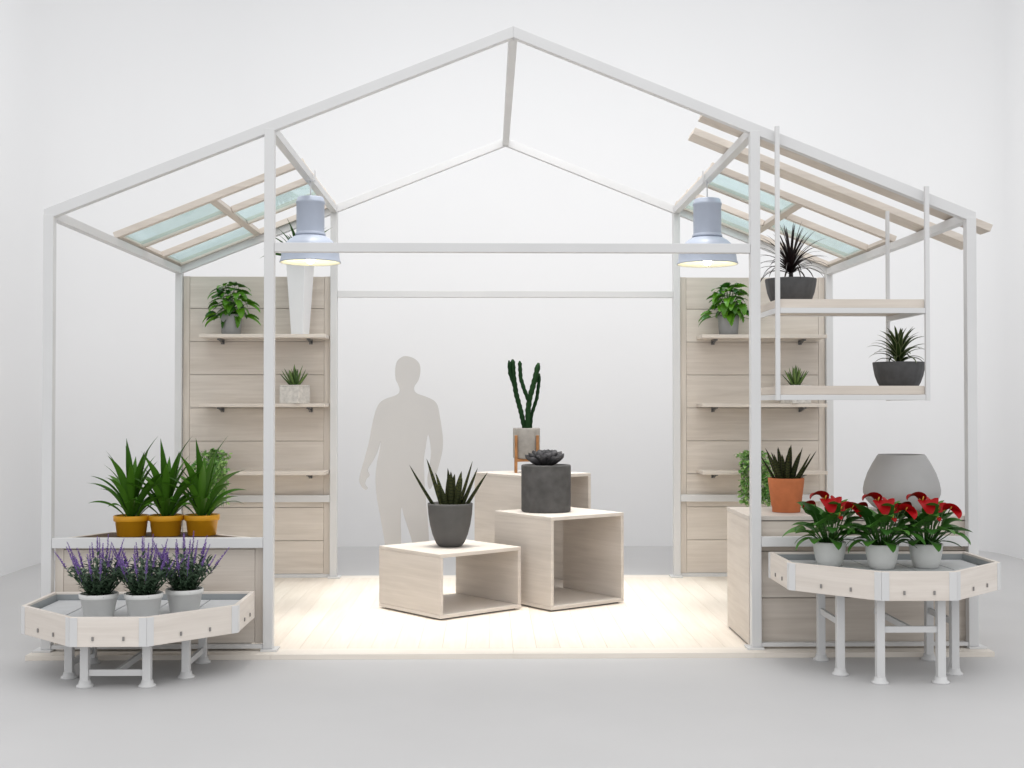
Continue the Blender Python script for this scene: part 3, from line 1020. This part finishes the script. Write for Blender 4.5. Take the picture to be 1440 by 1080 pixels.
# (base, top, heading, elevation, length, width, droop, twist)
for b, q, az, el, L, Wd, dr, tw in (
        ((0.0, 0.0, 0.12), (-0.032, -0.03, 0.372), 190, 58, 0.125, 0.085, 160, 12),
        ((0.0, -0.01, 0.12), (-0.040, -0.06, 0.385), 278, -25, 0.130, 0.085, 55, 0),
        ((0.01, 0.0, 0.12), (0.000, -0.03, 0.325), 20, 46, 0.110, 0.048, 10, 55),
        ((0.02, 0.0, 0.12), (0.055, -0.02, 0.318), 15, 38, 0.090, 0.045, 15, 55),
        ((0.02, -0.01, 0.12), (0.080, -0.06, 0.325), 335, 30, 0.110, 0.085, 130, -20),
        ((0.02, -0.01, 0.12), (0.110, -0.08, 0.335), 300, -20, 0.085, 0.075, 55, 0),
        ((0.0, 0.01, 0.12), (-0.075, 0.02, 0.345), 170, 20, 0.085, 0.065, 110, 15),
        ((0.01, 0.01, 0.12), (0.045, 0.05, 0.360), 60, 30, 0.085, 0.060, 90, 20),
        ((0.01, -0.02, 0.12), (0.022, -0.12, 0.290), 280, -10, 0.035, 0.03, 60, 0)):
    spathe(t, b, q, az, el, L, Wd, dr, tw)
copy_thing(t, (2.085, -0.46, RT), "middle one of three red flowered leafy plants in pale grey pots")
copy_thing(t, (2.347, -0.43, RT), "rightmost of three red flowered leafy plants in pale grey pots")

# --- banded succulent in the grey tapered pot on the lowest box
def snake(t, n, base_z, spread, Lr, Wd, mat, seed, fixed=None, thick=0.012, el_min=62):
    random.seed(seed)
    m = MB()
    lst = fixed or [(i * 137.5, 90 - (90 - el_min) * math.sqrt((i + 0.5) / n), random.uniform(*Lr)) for i in range(n)]
    for az, el, L in lst:
        r = spread * (90 - el) / (90 - el_min + 0.01)
        m.leaf((r * math.cos(R(az)), r * math.sin(R(az)), base_z), az, el, L, Wd * random.uniform(0.85, 1.12), random.uniform(-6, 4), 10, succ, 0.45, thick, twist=random.uniform(-20, 20))
    m.build("foliage", M[mat], t)
t = thing("potted_succulent", (-0.425, 1.52, 0.482), "dark banded succulent in a mid grey tapered pot on the lowest display box", "succulent")
pot(t, [(0.07, 0.0), (0.085, 0.004), (0.105, 0.03), (0.128, 0.085), (0.146, 0.155), (0.158, 0.23), (0.163, 0.296), (0.1635, 0.308), (0.160, 0.312), (0.152, 0.308), (0.148, 0.28), (0.0, 0.279)], M['grey_pot'], 0.146, 0.288)
snake(t, 0, 0.28, 0.10, None, 0.082, 'zebra', 7, fixed=[(182, 58, 0.36), (175, 72, 0.37), (250, 84, 0.29), (275, 80, 0.27), (300, 82, 0.25), (352, 66, 0.31), (20, 71, 0.35), (5, 58, 0.30),
                                                       (330, 75, 0.22), (100, 80, 0.25), (60, 70, 0.27), (140, 72, 0.26), (215, 76, 0.17)])

# --- rosette in the dark concrete pot on the middle box
t = thing("potted_rosette", (0.285, 1.86, 0.704), "dark grey rosette succulent in a round dark concrete pot", "succulent")
pot(t, [(0.178, 0.0), (0.184, 0.004), (0.186, 0.012), (0.187, 0.338), (0.186, 0.346), (0.181, 0.35), (0.160, 0.35), (0.156, 0.345), (0.155, 0.325), (0.0, 0.324)], M['concrete'], 0.153, 0.333)
random.seed(9)
m = MB()
fat = lambda t: (0.5 + 0.9 * t) * (1 - t ** 5) ** 0.5 if t < 1 else 0.0
for i in range(34):
    u = i / 33
    az = i * 137.5
    m.leaf((0.018 * math.cos(R(az)), 0.018 * math.sin(R(az)), 0.336), az, 88 - 70 * u ** 0.9, 0.118 + 0.058 * u, 0.088, -20, 8, fat, 0.40, 0.018)
m.build("foliage", M['rosette'], t)

# --- cactus in pale concrete pot on a teak stand
t = thing("potted_cactus", (0.16, 2.57, 0.959), "tall branching cactus in a pale concrete pot on a teak stand", "cactus")
st = MB()
for a in (45, 135, 225, 315):
    x, y = 0.122 * math.cos(R(a)), 0.122 * math.sin(R(a))
    MB().box(x - 0.011, x + 0.011, y - 0.011, y + 0.011, 0, 0.30, 0.002).build("stand_leg", M['teak'], t)
MB().bar((-0.08, -0.08, 0.098), (0.08, 0.08, 0.098), 0.02, 0.022).build("stand_crossbar", M['teak'], t)
MB().bar((-0.08, 0.08, 0.0985), (0.08, -0.08, 0.0985), 0.018, 0.019).build("stand_crossbar", M['teak'], t)
MB().box(-0.097, 0.097, -0.1, -0.085, 0.09, 0.108, 0.002).build("stand_rail", M['teak'], t)
p = [(0.100, 0.112), (0.106, 0.116), (0.109, 0.125), (0.1095, 0.35), (0.107, 0.358), (0.100, 0.358), (0.097, 0.34), (0.0, 0.339)]
pot(t, [(r * 1.0, z) for r, z in p], M['pale_concrete'], 0.0955, 0.346)
random.seed(4)
m = MB()
def cactus_arm(pts, r):
    P = []
    pts = [Vector(q) for q in pts]
    for i in range(len(pts) - 1):
        k = max(3, int((pts[i + 1] - pts[i]).length / 0.022))
        for j in range(k):
            P.append(pts[i].lerp(pts[i + 1], j / k))
    P.append(pts[-1])
    n = len(P)
    rad = []
    r = r * 0.86
    for i in range(n):
        f = i / (n - 1)
        e = min(1.0, (1 - f) / 0.05 + 0.12) ** 0.5
        rad.append(r * e * (1.0 + (0.13 if i % 2 else -0.09)))
    m.tube(P, rad, 12, random.random(), 0.22)
B = 0.335
cactus_arm([(-0.01, 0, B), (-0.045, 0, 0.49), (-0.085, 0.01, 0.64), (-0.105, 0.01, 0.78), (-0.113, 0.01, 0.915)], 0.021)
cactus_arm([(-0.092, 0.01, 0.68), (-0.135, 0.0, 0.80), (-0.142, -0.01, 0.905)], 0.015)
cactus_arm([(0.01, -0.01, B), (0.012, -0.01, 0.50), (0.025, -0.01, 0.60), (0.07, -0.01, 0.76), (0.098, 0, 0.885)], 0.023)
cactus_arm([(0.018, -0.02, 0.575), (-0.02, -0.03, 0.67), (-0.048, -0.03, 0.76), (-0.056, -0.03, 0.90)], 0.017)
cactus_arm([(0.03, 0.02, B), (0.04, 0.02, 0.46), (0.085, 0.02, 0.60), (0.10, 0.02, 0.72), (0.105, 0.015, 0.80)], 0.015)
m.build("cactus_body", M['cactus'], t)

# --- terracotta pot on the counter
t = thing("potted_succulent", (1.737, 0.36, 0.826), "dark spiky succulent in an orange terracotta pot on the counter", "succulent")
pot(t, [(0.086, 0.0), (0.088, 0.003), (0.089, 0.034), (0.0935, 0.040), (0.112, 0.19), (0.1135, 0.212), (0.111, 0.215), (0.105, 0.213), (0.102, 0.195), (0.0, 0.194)], M['terra'], 0.101, 0.201)
snake(t, 22, 0.192, 0.075, (0.17, 0.25), 0.055, 'zebra', 13, thick=0.009, el_min=56)

# --- big grey vase on the counter
m = MB()
m.lathe([(0.13, 0.0), (0.145, 0.004), (0.185, 0.03), (0.222, 0.07), (0.2385, 0.11), (0.240, 0.135), (0.232, 0.18), (0.212, 0.24), (0.182, 0.30), (0.155, 0.345), (0.147, 0.356), (0.143, 0.360), (0.138, 0.357), (0.150, 0.33), (0.20, 0.24),
         (0.225, 0.14), (0.19, 0.05), (0.10, 0.02), (0.0, 0.02)], 64)
o = m.build("vase", M['vase_grey'], None, (2.5, 0.44, 0.8255))
tag(o, "big round matt grey vase standing behind the red flowers", "vase")

# --- bowls on the hanging shelf
def bowl(t, s=1.0):
    pot(t, [(0.086 * s, 0.0), (0.093 * s, 0.002), (0.113 * s, 0.024), (0.131 * s, 0.055), (0.146 * s, 0.095), (0.155 * s, 0.14), (0.160 * s, 0.176), (0.159 * s, 0.184), (0.150 * s, 0.184), (0.146 * s, 0.165), (0.0, 0.163)],
        M['black_pot'], 0.144 * s, 0.172, n=96, rib=0.006, ribs=24)
t = thing("potted_dracaena", (1.764, 0.33, 2.1145), "thin near black leaves arching from a charcoal bowl on the upper hanging shelf", "potted plant")
bowl(t)
for ch in t.children:
    pass
random.seed(55)
m = MB()
m.tube([(0, 0, 0.165), (0.002, 0, 0.215), (0, 0, 0.26)], [0.016, 0.014, 0.012], 10, 0.3)
for i in range(60):
    u = i / 59
    az = i * 137.5 + random.uniform(-8, 8)
    el = 88 - 66 * u ** 0.9 + random.uniform(-4, 4)
    L = 0.28 - 0.01 * u + random.uniform(-0.03, 0.03)
    m.leaf((0.008 * math.cos(R(az)), 0.008 * math.sin(R(az)), 0.275 - 0.06 * u), az, el, L, 0.0205, 10 + 100 * u + random.uniform(-8, 8), 10, sword, 0.35)
m.build("foliage", M['dark_leaf'], t)
t = thing("potted_yucca", (2.44, 0.30, 1.5885), "pale edged green yucca in a charcoal bowl on the lower hanging shelf", "potted plant")
bowl(t)
random.seed(56)
m = MB()
m.tube([(0, 0, 0.165), (0, 0, 0.235)], [0.022, 0.014], 10, 0.3)
for i in range(46):
    u = i / 45
    az = i * 137.5 + random.uniform(-8, 8)
    el = 86 - 52 * u + random.uniform(-5, 5)
    L = 0.16 + 0.055 * math.sin(PI * u) + random.uniform(-0.02, 0.02)
    m.leaf((0.012 * math.cos(R(az)), 0.012 * math.sin(R(az)), 0.255 - 0.085 * u), az, el, L, 0.034, 35 + 75 * u + random.uniform(-10, 10), 9, sword, 0.35)
m.build("foliage", M['yucca'], t)

# --- monstera pots on the top shelves
def monstera(loc, seed, label, trailing):
    t = thing("potted_monstera", loc, label, "potted plant", "leafy plants on the top wall shelves")
    pot(t, [(0.075, 0.0), (0.079, 0.003), (0.090, 0.15), (0.0905, 0.166), (0.088, 0.169), (0.083, 0.167), (0.081, 0.15), (0.0, 0.149)], M['stone_pot'], 0.080, 0.157)
    random.seed(seed)
    m = MB()
    notch = lambda t: heart(t) * (1.0 if int(t * 12) % 2 == 0 else 0.78)
    for i in range(60):
        f = 1 - 2 * (i + 0.5) / 60
        th = i * 2.39996
        rr = math.sqrt(max(0.0, 1 - f * f))
        sc = random.uniform(0.55, 1.0)
        q = Vector((0.108 * rr * math.cos(th) * sc, -0.035 + 0.105 * rr * math.sin(th) * sc, 0.30 + 0.15 * f * sc))
        m.tube([(0, 0, 0.148), Vector((q.x * 0.4, q.y * 0.4, 0.15 + (q.z - 0.15) * 0.6)), q], [0.003, 0.0025, 0.002], 5, 0.3)
        az = math.degrees(math.atan2(q.y + 0.03 - 0.05, q.x)) + random.uniform(-30, 30)
        m.leaf(q, az, random.uniform(-30, 15) + 22 * f, random.uniform(0.10, 0.145), random.uniform(0.075, 0.11), random.uniform(40, 80), 12, notch, 0.22, twist=random.uniform(-25, 25))
    for az, el, L, dr in trailing:
        d = Vector((math.cos(R(az)) * math.cos(R(el)), math.sin(R(az)) * math.cos(R(el)), math.sin(R(el))))
        q = Vector((0, -0.02, 0.16)) + d * L
        m.tube([(0, 0, 0.148), Vector((0, -0.01, 0.16)) + d * L * 0.5 + Vector((0, 0, 0.02)), q], [0.003, 0.0025, 0.002], 5, 0.3)
        m.leaf(q, az, -15, 0.15, 0.075, dr, 12, notch, 0.3, twist=20)
        m.leaf(q + Vector((0, 0, 0.01)), az + 25, 0, 0.12, 0.07, dr, 12, notch, 0.3, twist=-20)
    m.build("foliage", M['monstera'], t)
    return t
monstera((-2.315, 3.02, 2.0955), 61, "leafy green plant in a grey pot beside the tall white planter on the top shelf", [(350, 35, 0.17, 50), (0, -5, 0.13, 45), (185, -10, 0.10, 60), (200, 5, 0.12, 60)])
monstera((1.89, 3.02, 2.0955), 67, "leafy green plant in a grey pot alone on the top shelf behind the hanging shelf", [(190, -5, 0.16, 60), (170, 10, 0.14, 50), (330, 10, 0.12, 70), (0, -8, 0.17, 80)])

# --- aloes in square pots
def aloe(loc, w, rz, seed, label):
    t = thing("potted_aloe", loc, label, "succulent", "small aloes on the middle wall shelves", rz)
    h = 0.155
    MB().box(-w / 2, w / 2, -w / 2, w / 2, 0, h - 0.012, 0.006).build("pot", M['speckle'], t)
    rimm = MB()
    for c8 in ring_wall([(-w / 2, -w / 2), (w / 2, -w / 2), (w / 2, w / 2), (-w / 2, w / 2)], 0.014, h - 0.0115, h):
        rimm.poly_box(c8, 0.002)
    rimm.build("pot_rim", M['speckle'], t)
    MB().box(-w / 2 + 0.015, w / 2 - 0.015, -w / 2 + 0.015, w / 2 - 0.015, h - 0.0118, h - 0.006, 0).build("soil", M['soil'], t)
    random.seed(seed)
    m = MB()
    for i in range(26):
        u = (i + 0.5) / 26
        az = i * 137.5
        m.leaf((0.035 * u * math.cos(R(az)), 0.035 * u * math.sin(R(az)), h - 0.008), az, 88 - 42 * u, random.uniform(0.13, 0.19), 0.036, random.uniform(-14, 6), 8, succ, 0.4, 0.008)
    m.build("foliage", M['aloe'], t)
    return t
aloe((-1.775, 2.995, 1.5155), 0.185, R(-24), 71, "small green aloe in a square speckled pot below the tall white planter")
aloe((2.455, 2.995, 1.5155), 0.185, R(20), 72, "small green aloe in a square speckled pot seen through the hanging shelf")

# --- tall white planter
t = thing("tall_planter", (-1.735, 3.015, 2.0955), "tall white tapered planter with dark green leaves behind the pendant lamp", "potted plant", rz=R(-20))
m = MB()
b, a, h = 0.056, 0.087, 0.60
m.poly_box([(-b, -b, 0), (b, -b, 0), (b, b, 0), (-b, b, 0), (-a, -a, h), (a, -a, h), (a, a, h), (-a, a, h)], 0.004)
m.build("pot", M['white_vase'], t)
m = MB()
m.box(-a + 0.012, a - 0.012, -a + 0.012, a - 0.012, h + 0.0002, h + 0.004, 0)
m.build("soil", M['soil'], t)
random.seed(77)
m = MB()
for i in range(48):
    u = (i + 0.5) / 48
    az = i * 137.5
    m.leaf((0.03 * u * math.cos(R(az)), 0.03 * u * math.sin(R(az)), h), az, 88 - 56 * u, random.uniform(0.28, 0.46) * (1 - 0.2 * u), 0.058, 15 + 62 * u, 9, strap, 0.3, twist=random.uniform(-20, 20))
m.build("foliage", M['dark_green'], t)

# --- trailing ivy on the lowest wall shelves
def ivy(loc, seed, label):
    t = thing("trailing_ivy", loc, label, "ivy", "trailing ivy on the lowest wall shelves")
    MB().lathe([(0.06, 0.0), (0.062, 0.002), (0.075, 0.10), (0.073, 0.104), (0.0, 0.10)], 32).build("pot", M['stone_pot'], t)
    random.seed(seed)
    m = MB()
    for k in range(24):
        x = -0.125 + 0.25 * k / 23 + random.uniform(-0.008, 0.008)
        y = -0.212 + random.uniform(-0.03, 0.015)
        zb = -random.uniform(0.22, 0.31)
        m.tube([(x * 0.4, 0, 0.10), (x * 0.8, -0.08, 0.15 + random.uniform(-0.02, 0.02)), (x, y, 0.08), (x, y, zb)], 0.002, 4, 0.2)
        n = int((0.09 - zb) / 0.013)
        for j in range(n):
            z = 0.09 - j * 0.013
            m.leaf((x, y, z), random.uniform(170, 370), random.uniform(-40, 20), random.uniform(0.030, 0.046), random.uniform(0.026, 0.040), 40, 4, heart, 0.2, twist=random.uniform(-40, 40))
    for i in range(190):
        az = random.uniform(0, 360)
        r = random.uniform(0.0, 1.0)
        m.leaf((0.14 * r * math.cos(R(az)) , -0.09 + 0.11 * r * math.sin(R(az)), 0.10 + random.uniform(-0.01, 0.075) * (1.1 - r * 0.5)), random.uniform(0, 360), random.uniform(-20, 50), random.uniform(0.028, 0.042), random.uniform(0.024, 0.036), 40, 4, heart, 0.2, twist=random.uniform(-40, 40))
    m.build("foliage", M['ivy'], t)
    return t
ivy((2.075, 3.03, 0.9485), 81, "light green ivy trailing off the lowest shelf, seen beside the terracotta pot")
ivy((-2.44, 3.03, 0.9485), 82, "light green ivy trailing off the lowest shelf behind the yellow potted plants")
